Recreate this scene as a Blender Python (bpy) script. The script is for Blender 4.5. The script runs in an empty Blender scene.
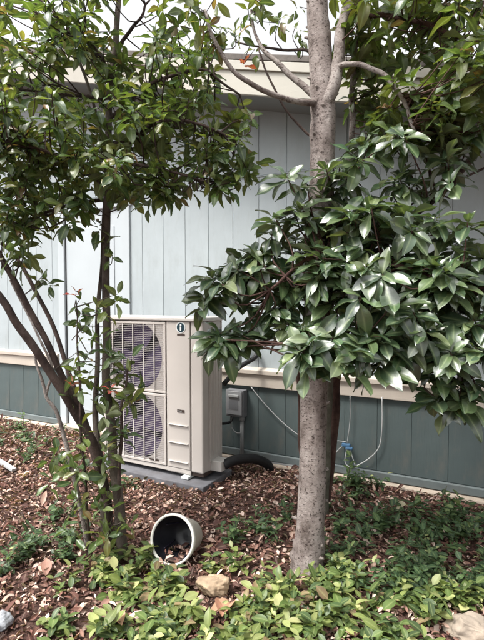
import bpy, bmesh, math, random
import numpy as np
from mathutils import Vector, Matrix
R = math.radians
random.seed(7)
rng = np.random.default_rng(11)
sc = bpy.context.scene
COL = sc.collection

# ------------------------------------------------------------------ camera
CAM = np.array([2.14, -4.12, 1.55]); YAW = R(28.1); PITCH = R(-2.37); FPX = 483.0
cd = bpy.data.cameras.new('camera'); cam = bpy.data.objects.new('camera', cd); COL.objects.link(cam)
cd.sensor_fit = 'VERTICAL'; cd.sensor_height = 24.0; cd.lens = 24.0 * FPX / 640.0
cd.clip_start = 0.05; cd.clip_end = 2000
cam.location = CAM; cam.rotation_euler = (math.pi / 2 + PITCH, 0, YAW)
sc.camera = cam
# ------------------------------------------------------------------ sky, sun, exposure
SUN_EL = R(60); SUN_AZ = R(-128)          # direction towards the sun: azimuth measured from +X
sdir = Vector((math.cos(SUN_EL) * math.cos(SUN_AZ), math.cos(SUN_EL) * math.sin(SUN_AZ), math.sin(SUN_EL)))
w = bpy.data.worlds.new('World'); sc.world = w; w.use_nodes = True
nt = w.node_tree; nt.nodes.clear()
sky = nt.nodes.new('ShaderNodeTexSky'); sky.sky_type = 'NISHITA'; sky.sun_disc = False
sky.sun_elevation = SUN_EL; sky.sun_rotation = math.atan2(sdir.x, sdir.y)
sky.dust_density = 6.0; sky.air_density = 1.2
hs = nt.nodes.new('ShaderNodeHueSaturation'); hs.inputs['Saturation'].default_value = 0.07
bg = nt.nodes.new('ShaderNodeBackground'); bg.inputs['Strength'].default_value = 0.12
ow = nt.nodes.new('ShaderNodeOutputWorld')
nt.links.new(sky.outputs[0], hs.inputs['Color']); nt.links.new(hs.outputs[0], bg.inputs['Color']); nt.links.new(bg.outputs[0], ow.inputs[0])
sl = bpy.data.lights.new('sun', 'SUN'); sl.energy = 1.5; sl.angle = R(14); sl.color = (1.0, 0.95, 0.88)
so = bpy.data.objects.new('sun', sl); COL.objects.link(so)
so.rotation_euler = (-sdir).to_track_quat('-Z', 'Y').to_euler()
vs = sc.view_settings; vs.view_transform = 'Standard'; vs.look = 'None'; vs.gamma = 1.0; vs.use_curve_mapping = False
vs.exposure = 1.5

# ------------------------------------------------------------------ measuring helpers (photo pixel + depth -> place)
FW = np.array([-math.sin(YAW) * math.cos(PITCH), math.cos(YAW) * math.cos(PITCH), math.sin(PITCH)])
RT = np.array([math.cos(YAW), math.sin(YAW), 0.0]); UP = np.cross(RT, FW)
def ray(x, y): return FW + RT * (x - 242) / FPX + UP * (320 - y) / FPX
def at(x, y, Z): return CAM + ray(x, y) * Z
def on_wall(x, y, Y=0.0):
    r = ray(x, y); return CAM + r * (Y - CAM[1]) / r[1]
def on_ground(x, y, z=0.0):
    r = ray(x, y); return CAM + r * (z - CAM[2]) / r[2]
def proj(q):
    d = np.asarray(q) - CAM; Z = d @ FW
    return 242 + FPX * (d @ RT) / Z, 320 - FPX * (d @ UP) / Z, Z

# ------------------------------------------------------------------ object helpers
def tag(o, label=None, cat=None, group=None, kind=None):
    if label: o['label'] = label
    if cat: o['category'] = cat
    if group: o['group'] = group
    if kind: o['kind'] = kind
    return o
def empty(name, loc=(0, 0, 0), rot=(0, 0, 0)):
    o = bpy.data.objects.new(name, None); o.empty_display_size = 0.1
    o.location = loc; o.rotation_euler = rot; COL.objects.link(o); return o
def link(name, me, parent=None, loc=None):
    o = bpy.data.objects.new(name, me); COL.objects.link(o)
    if parent is not None: o.parent = parent
    if loc is not None: o.location = loc
    return o
class MB:
    def __init__(s): s.v = []; s.f = []; s.sm = []
    def add(s, vs, fs, smooth=False):
        n = len(s.v); s.v += [tuple(map(float, p)) for p in vs]
        for f in fs: s.f.append(tuple(i + n for i in f)); s.sm.append(smooth)
        return s
    def box(s, a, b):
        x0, y0, z0 = a; x1, y1, z1 = b
        return s.add([(x0,y0,z0),(x1,y0,z0),(x1,y1,z0),(x0,y1,z0),(x0,y0,z1),(x1,y0,z1),(x1,y1,z1),(x0,y1,z1)],
              [(0,3,2,1),(4,5,6,7),(0,1,5,4),(1,2,6,5),(2,3,7,6),(3,0,4,7)])
    def tube(s, pts, rad, n=8, cap=True, smooth=True, fn=None):
        pts = [np.asarray(p, float) for p in pts]; m = len(pts)
        rad = [rad] * m if np.isscalar(rad) else rad
        ref = np.array([0.31, 0.77, 0.55]); vs = []; fs = []; u = None
        for i in range(m):
            t = pts[min(i + 1, m - 1)] - pts[max(i - 1, 0)]; t /= (np.linalg.norm(t) + 1e-9)
            if u is None: u = np.cross(t, ref)
            else: u = u - t * (u @ t)
            u /= (np.linalg.norm(u) + 1e-9); v = np.cross(t, u)
            for k in range(n):
                a = 2 * math.pi * k / n; d = u * math.cos(a) + v * math.sin(a)
                r = rad[i] * (fn(i, a, pts[i]) if fn else 1.0)
                vs.append(pts[i] + d * r)
        for i in range(m - 1):
            for k in range(n):
                k2 = (k + 1) % n
                fs.append((i*n+k, i*n+k2, (i+1)*n+k2, (i+1)*n+k))
        s.add(vs, fs, smooth)
        if cap:
            b = len(s.v) - m * n
            s.f.append(tuple(b + k for k in range(n))[::-1]); s.sm.append(False)
            s.f.append(tuple(b + (m-1)*n + k for k in range(n))); s.sm.append(False)
        return s
    def lathe(s, prof, n=40, smooth=True):
        vs = [(r*math.cos(2*math.pi*k/n), r*math.sin(2*math.pi*k/n), z) for r, z in prof for k in range(n)]
        fs = [(i*n+k, i*n+(k+1)%n, (i+1)*n+(k+1)%n, (i+1)*n+k) for i in range(len(prof)-1) for k in range(n)]
        return s.add(vs, fs, smooth)
    def mesh(s, name, mat):
        me = bpy.data.meshes.new(name); me.from_pydata(s.v, [], s.f); me.update()
        me.polygons.foreach_set('use_smooth', s.sm)
        if mat: me.materials.append(mat)
        return me
    def build(s, name, mat, parent=None, bevel=0, loc=None):
        o = link(name, s.mesh(name, mat), parent, loc)
        if bevel:
            b = o.modifiers.new('bevel', 'BEVEL'); b.width = bevel; b.segments = 2; b.limit_method = 'ANGLE'; b.angle_limit = R(35)
        return o
def spline(pts, n):
    pts = np.asarray(pts, float); m = len(pts)
    if m == 2: return [pts[0] + (pts[1]-pts[0])*t for t in np.linspace(0, 1, n)]
    P = np.vstack([2*pts[0]-pts[1], pts, 2*pts[-1]-pts[-2]]); out = []
    for t in np.linspace(0, m-1, n):
        i = min(int(t), m-2); u = t - i; a, b, c, d = P[i], P[i+1], P[i+2], P[i+3]
        out.append(0.5*((2*b)+(-a+c)*u+(2*a-5*b+4*c-d)*u*u+(-a+3*b-3*c+d)*u**3))
    return out
def lerp_list(vals, n):
    return list(np.interp(np.linspace(0, 1, n), np.linspace(0, 1, len(vals)), vals))

# ------------------------------------------------------------------ materials
def mat(name, rough=0.6, spec=0.4):
    m = bpy.data.materials.new(name); m.use_nodes = True
    t = m.node_tree; b = t.nodes['Principled BSDF']
    b.inputs['Roughness'].default_value = rough; b.inputs['Specular IOR Level'].default_value = spec
    return m, t, b
def ramp(t, fac, stops):
    r = t.nodes.new('ShaderNodeValToRGB'); e = r.color_ramp.elements
    while len(e) < len(stops): e.new(0.5)
    for q, (p, c) in zip(e, stops): q.position = p; q.color = (*c, 1)
    t.links.new(fac, r.inputs[0]); return r.outputs[0]
def noise(t, scale, detail=4, stretch=None, rough=0.55, dist=0):
    tc = t.nodes.new('ShaderNodeTexCoord'); n = t.nodes.new('ShaderNodeTexNoise')
    n.inputs['Scale'].default_value = scale; n.inputs['Detail'].default_value = detail
    n.inputs['Roughness'].default_value = rough; n.inputs['Distortion'].default_value = dist
    src = tc.outputs['Object']
    if stretch:
        mp = t.nodes.new('ShaderNodeMapping'); mp.inputs['Scale'].default_value = stretch
        t.links.new(src, mp.inputs[0]); src = mp.outputs[0]
    t.links.new(src, n.inputs['Vector']); return n.outputs['Fac']
def bump(t, b, h, strength=0.3, dist=0.005):
    n = t.nodes.new('ShaderNodeBump'); n.inputs['Strength'].default_value = strength; n.inputs['Distance'].default_value = dist
    t.links.new(h, n.inputs['Height']); t.links.new(n.outputs[0], b.inputs['Normal'])
def mixc(t, fac, a, b, mode='MIX'):
    x = t.nodes.new('ShaderNodeMix'); x.data_type = 'RGBA'; x.blend_type = mode
    if isinstance(fac, float): x.inputs[0].default_value = fac
    else: t.links.new(fac, x.inputs[0])
    for k, s in ((6, a), (7, b)):
        if isinstance(s, tuple): x.inputs[k].default_value = (*s, 1)
        else: t.links.new(s, x.inputs[k])
    return x.outputs[2]
def painted(name, c, var=0.12, rough=0.6, scale=3.0, grain=None, bmp=0.15, dirt=None):
    m, t, b = mat(name, rough, 0.35)
    lo = tuple(x*(1-var) for x in c); hi = tuple(min(1, x*(1+var)) for x in c)
    col = ramp(t, noise(t, scale, 5), [(0.3, lo), (0.7, hi)])
    if dirt:
        f = ramp(t, noise(t, 7.0, 7, (1, 1, 0.35), 0.7), [(0.52, (0, 0, 0)), (0.78, (0.55, 0.55, 0.55))])
        col = mixc(t, f, col, dirt)
    t.links.new(col, b.inputs['Base Color'])
    if bmp: bump(t, b, noise(t, 60 if not grain else 30, 6, grain, 0.65), bmp, 0.004)
    return m
GRAIN = (3, 3, 0.12)
M = {}
M['siding'] = painted('siding_paint', (0.385, 0.432, 0.452), 0.09, 0.65, 2.2, GRAIN, 0.55, (0.30, 0.325, 0.32))
M['groove'] = painted('siding_groove', (0.37, 0.415, 0.435), 0.06, 0.75)
M['skirt'] = painted('skirt_paint', (0.082, 0.107, 0.108), 0.14, 0.62, 2.0, GRAIN, 0.5, (0.16, 0.15, 0.13))
M['skirt_groove'] = painted('skirt_groove', (0.078, 0.10, 0.102), 0.1, 0.7)
M['skirt_trim'] = painted('skirt_trim_paint', (0.135, 0.16, 0.162), 0.15, 0.6, 6, None, 0.15, (0.12, 0.11, 0.10))
M['cream'] = painted('cream_trim', (0.50, 0.445, 0.385), 0.07, 0.6, 3, (0.15, 3, 3), 0.3, (0.42, 0.36, 0.30))
M['fascia'] = painted('fascia_paint', (0.44, 0.42, 0.37), 0.07, 0.6, 3, (0.15, 3, 3), 0.25, (0.40, 0.37, 0.31))
M['soffit'] = painted('soffit_shade_paint', (0.20, 0.215, 0.21), 0.06)  # wall grey darkened, eave shade put into the colour
M['roof'] = painted('roof_felt', (0.13, 0.115, 0.105), 0.25, 0.9, 20)
M['door'] = painted('door_paint', (0.46, 0.505, 0.53), 0.04, 0.5, 2, None, 0.08)
M['dark_gap'] = painted('dark_rubber', (0.03, 0.03, 0.032), 0.2, 0.8)
M['footing'] = painted('footing_concrete', (0.50, 0.42, 0.34), 0.22, 0.9, 14, None, 0.5, (0.20, 0.15, 0.12))
M['ac'] = painted('beige_enamel', (0.50, 0.465, 0.435), 0.05, 0.42, 2.5, None, 0.05, (0.50, 0.46, 0.42))
M['ac_lid'] = painted('lid_enamel', (0.57, 0.545, 0.515), 0.04, 0.38, 3, None, 0.05)
M['ac_groove'] = painted('groove_enamel', (0.27, 0.25, 0.235), 0.05, 0.6)
M['ac_wire'] = painted('grille_plastic', (0.36, 0.335, 0.33), 0.05, 0.5)
M['fan_bg'] = painted('coil_dark', (0.022, 0.017, 0.034), 0.2, 0.6, 8)
M['fan'] = painted('fan_plastic', (0.075, 0.055, 0.11), 0.12, 0.45)
M['badge'] = painted('badge_ink', (0.010, 0.035, 0.05), 0.1, 0.4)
M['badge_white'] = painted('badge_white', (0.72, 0.76, 0.76), 0.03, 0.5)
M['plate'] = painted('plate_dark', (0.05, 0.035, 0.03), 0.1, 0.5)
M['pad'] = painted('pad_grey', (0.13, 0.13, 0.142), 0.2, 0.85, 12, None, 0.4, (0.11, 0.09, 0.08))
M['metal_box'] = painted('grey_box_paint', (0.17, 0.175, 0.185), 0.1, 0.45)
M['box_flap'] = painted('grey_flap', (0.27, 0.275, 0.285), 0.08, 0.4)
M['conduit'] = painted('conduit_grey', (0.19, 0.195, 0.195), 0.1, 0.5)
M['black'] = painted('black_insulation', (0.012, 0.012, 0.013), 0.3, 0.6, 20, None, 0.4)
M['cable'] = painted('cable_grey', (0.36, 0.37, 0.37), 0.08, 0.5)
M['white_cable'] = painted('cable_pale', (0.46, 0.47, 0.47), 0.06, 0.5)
M['blue'] = painted('blue_plastic', (0.06, 0.14, 0.25), 0.15, 0.5)
M['pot_out'] = painted('pot_plastic', (0.50, 0.47, 0.41), 0.12, 0.55, 9, None, 0.15, (0.28, 0.25, 0.21))
M['pot_rim'] = painted('pot_rim', (0.66, 0.65, 0.60), 0.06, 0.5, 9)
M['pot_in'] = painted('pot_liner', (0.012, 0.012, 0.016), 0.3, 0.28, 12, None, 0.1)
M['stone'] = painted('tan_stone', (0.33, 0.245, 0.165), 0.4, 0.9, 16, None, 0.8, (0.30, 0.22, 0.15))
M['pale_stone'] = painted('pale_stone', (0.30, 0.25, 0.20), 0.18, 0.9, 10, None, 0.7, (0.40, 0.32, 0.25))
M['grey_stone'] = painted('grey_stone', (0.27, 0.28, 0.30), 0.2, 0.9, 10, None, 0.7)
M['board'] = painted('weathered_board', (0.40, 0.40, 0.40), 0.15, 0.7, 9)

def bark(name, base, dark, light, spots):
    m, t, b = mat(name, 0.85, 0.25)
    n1 = noise(t, 9, 7, (1, 1, 0.6), 0.65); col = ramp(t, n1, [(0.34, dark), (0.48, base), (0.66, light)])
    if spots:
        s1 = noise(t, 66, 3.5, (1, 1, 1.25), 0.55, 0.2)
        col = mixc(t, ramp(t, s1, [(0.56, (0, 0, 0)), (0.66, (0.92, 0.92, 0.92))]), col, spots)
        s2 = noise(t, 13, 4, (1, 1, 2.0), 0.55, 0.3)
        col = mixc(t, ramp(t, s2, [(0.60, (0, 0, 0)), (0.70, (0.7, 0.7, 0.7))]), col, spots)
    t.links.new(col, b.inputs['Base Color'])
    bump(t, b, noise(t, 38, 9, (1, 1, 1.1), 0.75), 1.0, 0.022)
    return m
M['bark'] = bark('pale_bark', (0.30, 0.252, 0.232), (0.14, 0.11, 0.098), (0.46, 0.405, 0.378), (0.045, 0.03, 0.026))
M['pale_branch'] = bark('branch_bark', (0.34, 0.295, 0.27), (0.17, 0.135, 0.12), (0.50, 0.45, 0.42), (0.08, 0.05, 0.045))
M['dark_bark'] = bark('dark_bark', (0.075, 0.05, 0.043), (0.03, 0.02, 0.018), (0.14, 0.10, 0.085), None)
M['mid_bark'] = bark('brown_bark', (0.125, 0.10, 0.082), (0.05, 0.036, 0.03), (0.21, 0.175, 0.15), None)
M['red_bark'] = bark('reddish_bark', (0.10, 0.055, 0.045), (0.04, 0.02, 0.018), (0.17, 0.105, 0.085), None)
M['green_bark'] = bark('greenish_bark', (0.13, 0.125, 0.095), (0.06, 0.055, 0.04), (0.20, 0.19, 0.155), None)

def leaf_mat(name, rough=0.34, trans=0.32, ribc=(0.30, 0.38, 0.18), ribamt=0.5, spec=0.6, coat=0.25):
    m, t, b = mat(name, rough, spec)
    a = t.nodes.new('ShaderNodeAttribute'); a.attribute_name = 'tint'
    r = t.nodes.new('ShaderNodeAttribute'); r.attribute_name = 'rib'
    n = noise(t, 14, 4)
    c0 = mixc(t, 1.0, a.outputs['Color'], ramp(t, n, [(0.25, (0.72, 0.72, 0.72)), (0.75, (1.25, 1.25, 1.2))]), 'MULTIPLY')
    f = t.nodes.new('ShaderNodeMath'); f.operation = 'POWER'; f.inputs[1].default_value = 7.0
    t.links.new(r.outputs['Fac'], f.inputs[0])
    g = t.nodes.new('ShaderNodeMath'); g.operation = 'MULTIPLY'; g.inputs[1].default_value = ribamt
    t.links.new(f.outputs[0], g.inputs[0])
    col = mixc(t, g.outputs[0], c0, ribc)
    geo = t.nodes.new('ShaderNodeNewGeometry')       # leaf undersides are paler and matt: true of the leaf itself
    und = mixc(t, 0.45, col, (0.22, 0.23, 0.12))
    col2 = mixc(t, geo.outputs['Backfacing'], col, und)
    t.links.new(col2, b.inputs['Base Color'])
    rr = t.nodes.new('ShaderNodeMapRange'); rr.inputs[3].default_value = rough; rr.inputs[4].default_value = 0.75
    t.links.new(geo.outputs['Backfacing'], rr.inputs[0]); t.links.new(rr.outputs[0], b.inputs['Roughness'])
    bump(t, b, noise(t, 55, 3), 0.25, 0.004)
    b.inputs['Coat Weight'].default_value = coat; b.inputs['Coat Roughness'].default_value = 0.28
    tr = t.nodes.new('ShaderNodeBsdfTranslucent')
    tc = mixc(t, 1.0, col, (1.7, 1.75, 0.7), 'MULTIPLY'); t.links.new(tc, tr.inputs['Color'])
    mx = t.nodes.new('ShaderNodeMixShader'); mx.inputs[0].default_value = trans
    out = [q for q in t.nodes if q.type == 'OUTPUT_MATERIAL'][0]
    t.links.new(b.outputs[0], mx.inputs[1]); t.links.new(tr.outputs[0], mx.inputs[2]); t.links.new(mx.outputs[0], out.inputs[0])
    return m
M['leaf'] = leaf_mat('evergreen_leaf')
M['gloss_leaf'] = leaf_mat('glossy_leaf', 0.36, 0.18, (0.34, 0.42, 0.22), 0.55, 0.9, 1.0)
M['cover_leaf'] = leaf_mat('ground_cover_leaf', 0.45, 0.25, (0.4, 0.45, 0.2), 0.35, 0.4, 0.0)
M['dead_leaf'] = leaf_mat('dead_leaf', 0.7, 0.08, (0.4, 0.3, 0.22), 0.3, 0.25, 0.0)
m, t, b = mat('mulch_soil', 0.95, 0.15)
t.links.new(ramp(t, noise(t, 28, 8, None, 0.7), [(0.3, (0.035, 0.018, 0.015)), (0.5, (0.10, 0.055, 0.045)), (0.72, (0.22, 0.14, 0.115))]), b.inputs['Base Color'])
bump(t, b, noise(t, 60, 8, None, 0.7), 1.0, 0.03)
M['soil'] = m

# ------------------------------------------------------------------ ground
def gz(x, y):
    return (0.012*np.sin(x*2.1+0.4)*np.cos(y*1.7) + 0.008*np.sin(x*5.3+1.1)*np.sin(y*4.7+0.5)) * np.clip((-y-0.15)/0.6, 0, 1)
fx = np.concatenate([[-300, -100, -40, -20, -12, -8, -6], np.arange(-5, 6.01, 0.08), [7, 9, 13, 20, 40, 100, 300]])
fy = np.concatenate([[-300, -100, -40, -20, -12, -8], np.arange(-6, 0.6, 0.08), [2, 5, 10, 20, 40, 100, 300]])
gx, gy = np.meshgrid(fx, fy); gzv = gz(gx, gy) * ((abs(gx) < 5.5) & (gy > -6.5))
nx, ny = len(fx), len(fy)
me = bpy.data.meshes.new('ground')
me.from_pydata(np.stack([gx.ravel(), gy.ravel(), gzv.ravel()], 1).tolist(), [],
    [(j*nx+i, j*nx+i+1, (j+1)*nx+i+1, (j+1)*nx+i) for j in range(ny-1) for i in range(nx-1)])
me.materials.append(M['soil']); me.polygons.foreach_set('use_smooth', [True]*len(me.polygons))
tag(link('ground', me), kind='structure')

# ------------------------------------------------------------------ house
house = empty('house', (0, 0, 0))
tag(house, 'pale blue grey house with teal skirting, cream ledge and sloping roof edge', 'house')
UL, UR, RIDGE = -8.0, 4.4, -4.2
def rake(u): return 3.36 - 0.26*u if u >= RIDGE else 3.36 - 0.26*RIDGE - 0.26*(RIDGE-u)
JOINT = 2.71; SK = 0.72; PITCHW = 0.28
DL, DR = -2.44, -1.56      # door opening
mb = MB()                   # wall core behind the boards
prof = [(UL, 0), (UR, 0), (UR, rake(UR)), (RIDGE, rake(RIDGE)), (UL, rake(UL))]
y0, y1 = 0.0065, 6.5
mb.add([(u, y0, z) for u, z in prof] + [(u, y1, z) for u, z in prof],
       [(0,1,2,3,4), (9,8,7,6,5)] + [(i, i+5, (i+1) % 5+5, (i+1) % 5) for i in range(5)])
wall = mb.build('upper_wall', M['groove'], house)
skw = MB().box((UL, 0.0045, 0.0), (DL-0.13, 0.029, SK)).box((DR+0.13, 0.0045, 0.0), (UR, 0.029, SK)).build('skirting', M['skirt_groove'], house)
GAP = 0.004
def hits_door(a, b): return a < DR+0.115 and b > DL-0.115
lowmesh = {}
def board_mesh(key, w, h, d, mt):
    k = (key, round(w, 3), round(h, 3))
    if k not in lowmesh:
        q = MB(); e = 0.002
        q.add([(0,0.03,0),(w,0.03,0),(w,0.03,h),(0,0.03,h),(0,e,0),(w,e,0),(w,e,h),(0,e,h),(e,0,e),(w-e,0,e),(w-e,0,h-e),(e,0,h-e)],
              [(4,5,9,8),(5,6,10,9),(6,7,11,10),(7,4,8,11),(8,9,10,11),(0,1,5,4),(1,2,6,5),(2,3,7,6),(3,0,4,7)])
        lowmesh[k] = q.mesh(key, mt)
    return lowmesh[k]
u = UL
while u < UR - 0.01:
    a, b = u + GAP/2, min(u + PITCHW, UR) - GAP/2
    # upper band, sloped top
    za, zb = rake(a), rake(b)
    q = MB(); e = 0.004
    q.add([(a,0.03,JOINT+0.008),(b,0.03,JOINT+0.008),(b,0.03,zb),(a,0.03,za),(a+e,0,JOINT+0.008),(b-e,0,JOINT+0.008),(b-e,0,zb),(a+e,0,za)],
          [(4,5,6,7),(0,1,5,4),(1,2,6,5),(2,3,7,6),(3,0,4,7)])
    q.build('siding_board', M['siding'], wall)
    segs = [(a, b)]
    if hits_door(a, b):
        segs = [s for s in ((a, min(b, DL-0.115)), (max(a, DR+0.115), b)) if s[1]-s[0] > 0.02]
        # board above the door head
    for s0, s1 in segs:
        link('siding_board', board_mesh('siding_board', s1-s0, JOINT-0.004-0.90, 0.03, M['siding']), wall, (s0, 0, 0.90))
        link('skirt_board', board_mesh('skirt_board', s1-s0+0.002, SK-0.10, 0.02, M['skirt']), skw, (s0-0.001, 0, 0.10))
    u += PITCHW
# ledge between siding and skirting: sill with a bevelled top and an apron board
def run(name, x0, x1, prof, mt, parent, bevel=0.004):
    n = len(prof)
    q = MB().add([(x0, y, z) for y, z in prof] + [(x1, y, z) for y, z in prof],
         [tuple(range(n)), tuple(range(2*n-1, n-1, -1))] + [(i, i+n, (i+1) % n+n, (i+1) % n) for i in range(n)])
    o = q.build(name, mt, parent, bevel); 
    bmx = bmesh.new(); bmx.from_mesh(o.data); bmesh.ops.recalc_face_normals(bmx, faces=bmx.faces); bmx.to_mesh(o.data); bmx.free()
    return o
for x0, x1 in ((UL, DL-0.13), (DR+0.13, UR)):
    led = run('ledge', x0, x1, [(-0.002, 0.91), (-0.052, 0.885), (-0.052, 0.845), (-0.002, 0.845)], M['cream'], house)
    run('apron_board', x0, x1, [(-0.002, 0.842), (-0.030, 0.842), (-0.030, 0.722), (-0.002, 0.722)], M['cream'], led)
    run('skirting_trim', x0, x1, [(-0.002, 0.098), (-0.024, 0.092), (-0.024, 0.03), (-0.002, 0.03)], M['skirt_trim'], house)
    run('footing', x0, x1, [(0.005, 0.022), (-0.075, 0.018), (-0.085, -0.06), (0.005, -0.06)], M['footing'], house, 0.008)
run('joint_flashing', UL, UR, [(0.002, JOINT+0.006), (-0.007, JOINT+0.001), (-0.007, JOINT-0.006), (0.002, JOINT-0.006)], M['groove'], house, 0)
# roof slabs, fascia and soffit following the rake
OV = 0.5
def sloped(name, u0, u1, dz0, dz1, ya, yb, mt, parent, bevel=0.004):
    q = MB()
    q.add([(u0,ya,rake(u0)+dz0),(u1,ya,rake(u1)+dz0),(u1,yb,rake(u1)+dz0),(u0,yb,rake(u0)+dz0),
           (u0,ya,rake(u0)+dz1),(u1,ya,rake(u1)+dz1),(u1,yb,rake(u1)+dz1),(u0,yb,rake(u0)+dz1)],
          [(0,3,2,1),(4,5,6,7),(0,1,5,4),(1,2,6,5),(2,3,7,6),(3,0,4,7)])
    return q.build(name, mt, parent, bevel)
for u0, u1 in ((RIDGE, UR+0.5), (UL-0.5, RIDGE)):
    rf = sloped('roof', u0, u1, 0.235, 0.285, -OV-0.02, 6.9, M['roof'], house)
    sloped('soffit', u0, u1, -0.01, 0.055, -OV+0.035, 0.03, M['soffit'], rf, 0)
    sloped('fascia', u0, u1, -0.04, 0.232, -OV, -OV+0.034, M['fascia'], rf)
    sloped('fascia_strip', u0, u1, 0.155, 0.231, -OV-0.018, -OV-0.002, M['fascia'], rf)
# door with frame
door = MB().box((DL, 0.004, 0.06), (DR, 0.029, 2.56)).build('door', M['door'], house, 0.003)
for x0, x1, z0, z1 in ((DL+0.12, DR-0.12, 0.25, 1.05), (DL+0.12, DR-0.12, 1.25, 2.38)):
    MB().box((x0, -0.004, z0), (x1, 0.002, z1)).build('door_panel', M['door'], door, 0.003)
MB().box((DL-0.012, 0.001, 0.06), (DL-0.0005, 0.02, 2.57)).build('door_seal', M['dark_gap'], door)
for x0, x1 in ((DL-0.115, DL-0.014), (DR+0.004, DR+0.115)):
    MB().box((x0, -0.022, 0.02), (x1, 0.02, 2.575)).build('door_casing', M['door'], door, 0.004)
MB().box((DL-0.14, -0.026, 2.58), (DR+0.14, 0.02, 2.685)).build('door_casing', M['door'], door, 0.004)
MB().box((DL-0.15, -0.045, 2.687), (DR+0.15, 0.02, 2.702)).build('drip_cap', M['skirt_trim'], door)
MB().box((DL-0.13, -0.10, -0.03), (DR+0.13, 0.02, 0.055)).build('door_step', M['footing'], door, 0.006)
hd = MB().tube([(DR-0.07, 0.003, 1.02), (DR-0.07, -0.05, 1.02)], 0.012, 10).tube([(DR-0.07, -0.05, 1.02), (DR-0.07, -0.085, 1.02)], [0.02, 0.026], 14)
hd.build('door_knob', M['conduit'], door)

# ------------------------------------------------------------------ heat pump
AX0, AX1, AYF, AYB, AZ0, AZ1 = -1.085, 0.0, -0.80, -0.485, 0.075, 1.405
ac = empty('outdoor_heat_pump', (0, 0, 0))
tag(ac, 'beige two fan heat pump unit standing beside the house wall', 'heat pump')
FXR = -0.372
# body: panels round an open fan side
body = MB()
body.box((AX0, AYB-0.004, AZ0), (AX1, AYB, AZ1-0.03)).box((AX0, AYF+0.03, AZ0), (AX0+0.004, AYB-0.004, AZ1-0.03))
body.box((FXR+0.004, AYF+0.012, AZ0), (AX1-0.125, AYB-0.006, AZ1-0.03)).build('cabinet', M['ac'], ac)
MB().box((AX0+0.006, AYF+0.14, AZ0+0.02), (FXR, AYB-0.01, AZ1-0.035)).build('coil', M['fan_bg'], ac)
fp = MB().box((FXR+0.008, AYF, AZ0+0.045), (AX1-0.125, AYF+0.02, AZ1-0.038)).build('service_panel', M['ac'], ac, 0.006)
MB().box((AX1-0.119, AYF+0.006, AZ0+0.03), (AX1, AYF+0.10, AZ1-0.035)).build('corner_post', M['ac'], ac, 0.012)
sp = MB().box((AX1-0.03, AYF+0.103, AZ0+0.02), (AX1-0.006, AYB-0.008, AZ1-0.035)).build('side_panel', M['ac'], ac, 0.004)
for k in range(4):
    y = AYF + 0.130 + k*0.044
    MB().box((AX1-0.007, y, AZ0+0.14), (AX1-0.001, y+0.018, AZ1-0.16)).build('rib', M['ac'], sp, 0.0025)
MB().box((AX1-0.007, AYF+0.112, AZ0+0.10), (AX1+0.012, AYF+0.120, AZ1-0.12)).build('side_handle_edge', M['ac'], sp, 0.002)
lid = MB().box((AX0-0.012, AYF-0.014, AZ1-0.032), (AX1+0.012, AYB+0.008, AZ1)).build('lid', M['ac_lid'], ac, 0.008)
MB().box((AX0-0.006, AYF-0.004, AZ1-0.036), (AX1+0.006, AYF+0.01, AZ1-0.033)).build('lid_seam', M['ac_groove'], lid)
base = MB().box((AX0+0.005, AYF+0.02, AZ0-0.002), (AX1-0.004, AYB-0.004, AZ0+0.028)).build('base_pan', M['plate'], ac, 0.003)
kick = MB().box((AX0, AYF+0.004, AZ0+0.008), (AX1-0.122, AYF+0.018, AZ0+0.042)).build('kick_plate', M['ac'], ac, 0.003)
for x in (AX0+0.14, AX1-0.16):
    MB().box((x-0.035, AYF-0.03, AZ0-0.026), (x+0.035, AYB+0.03, AZ0-0.003)).build('mounting_foot', M['badge_white'], ac, 0.004)
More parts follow.
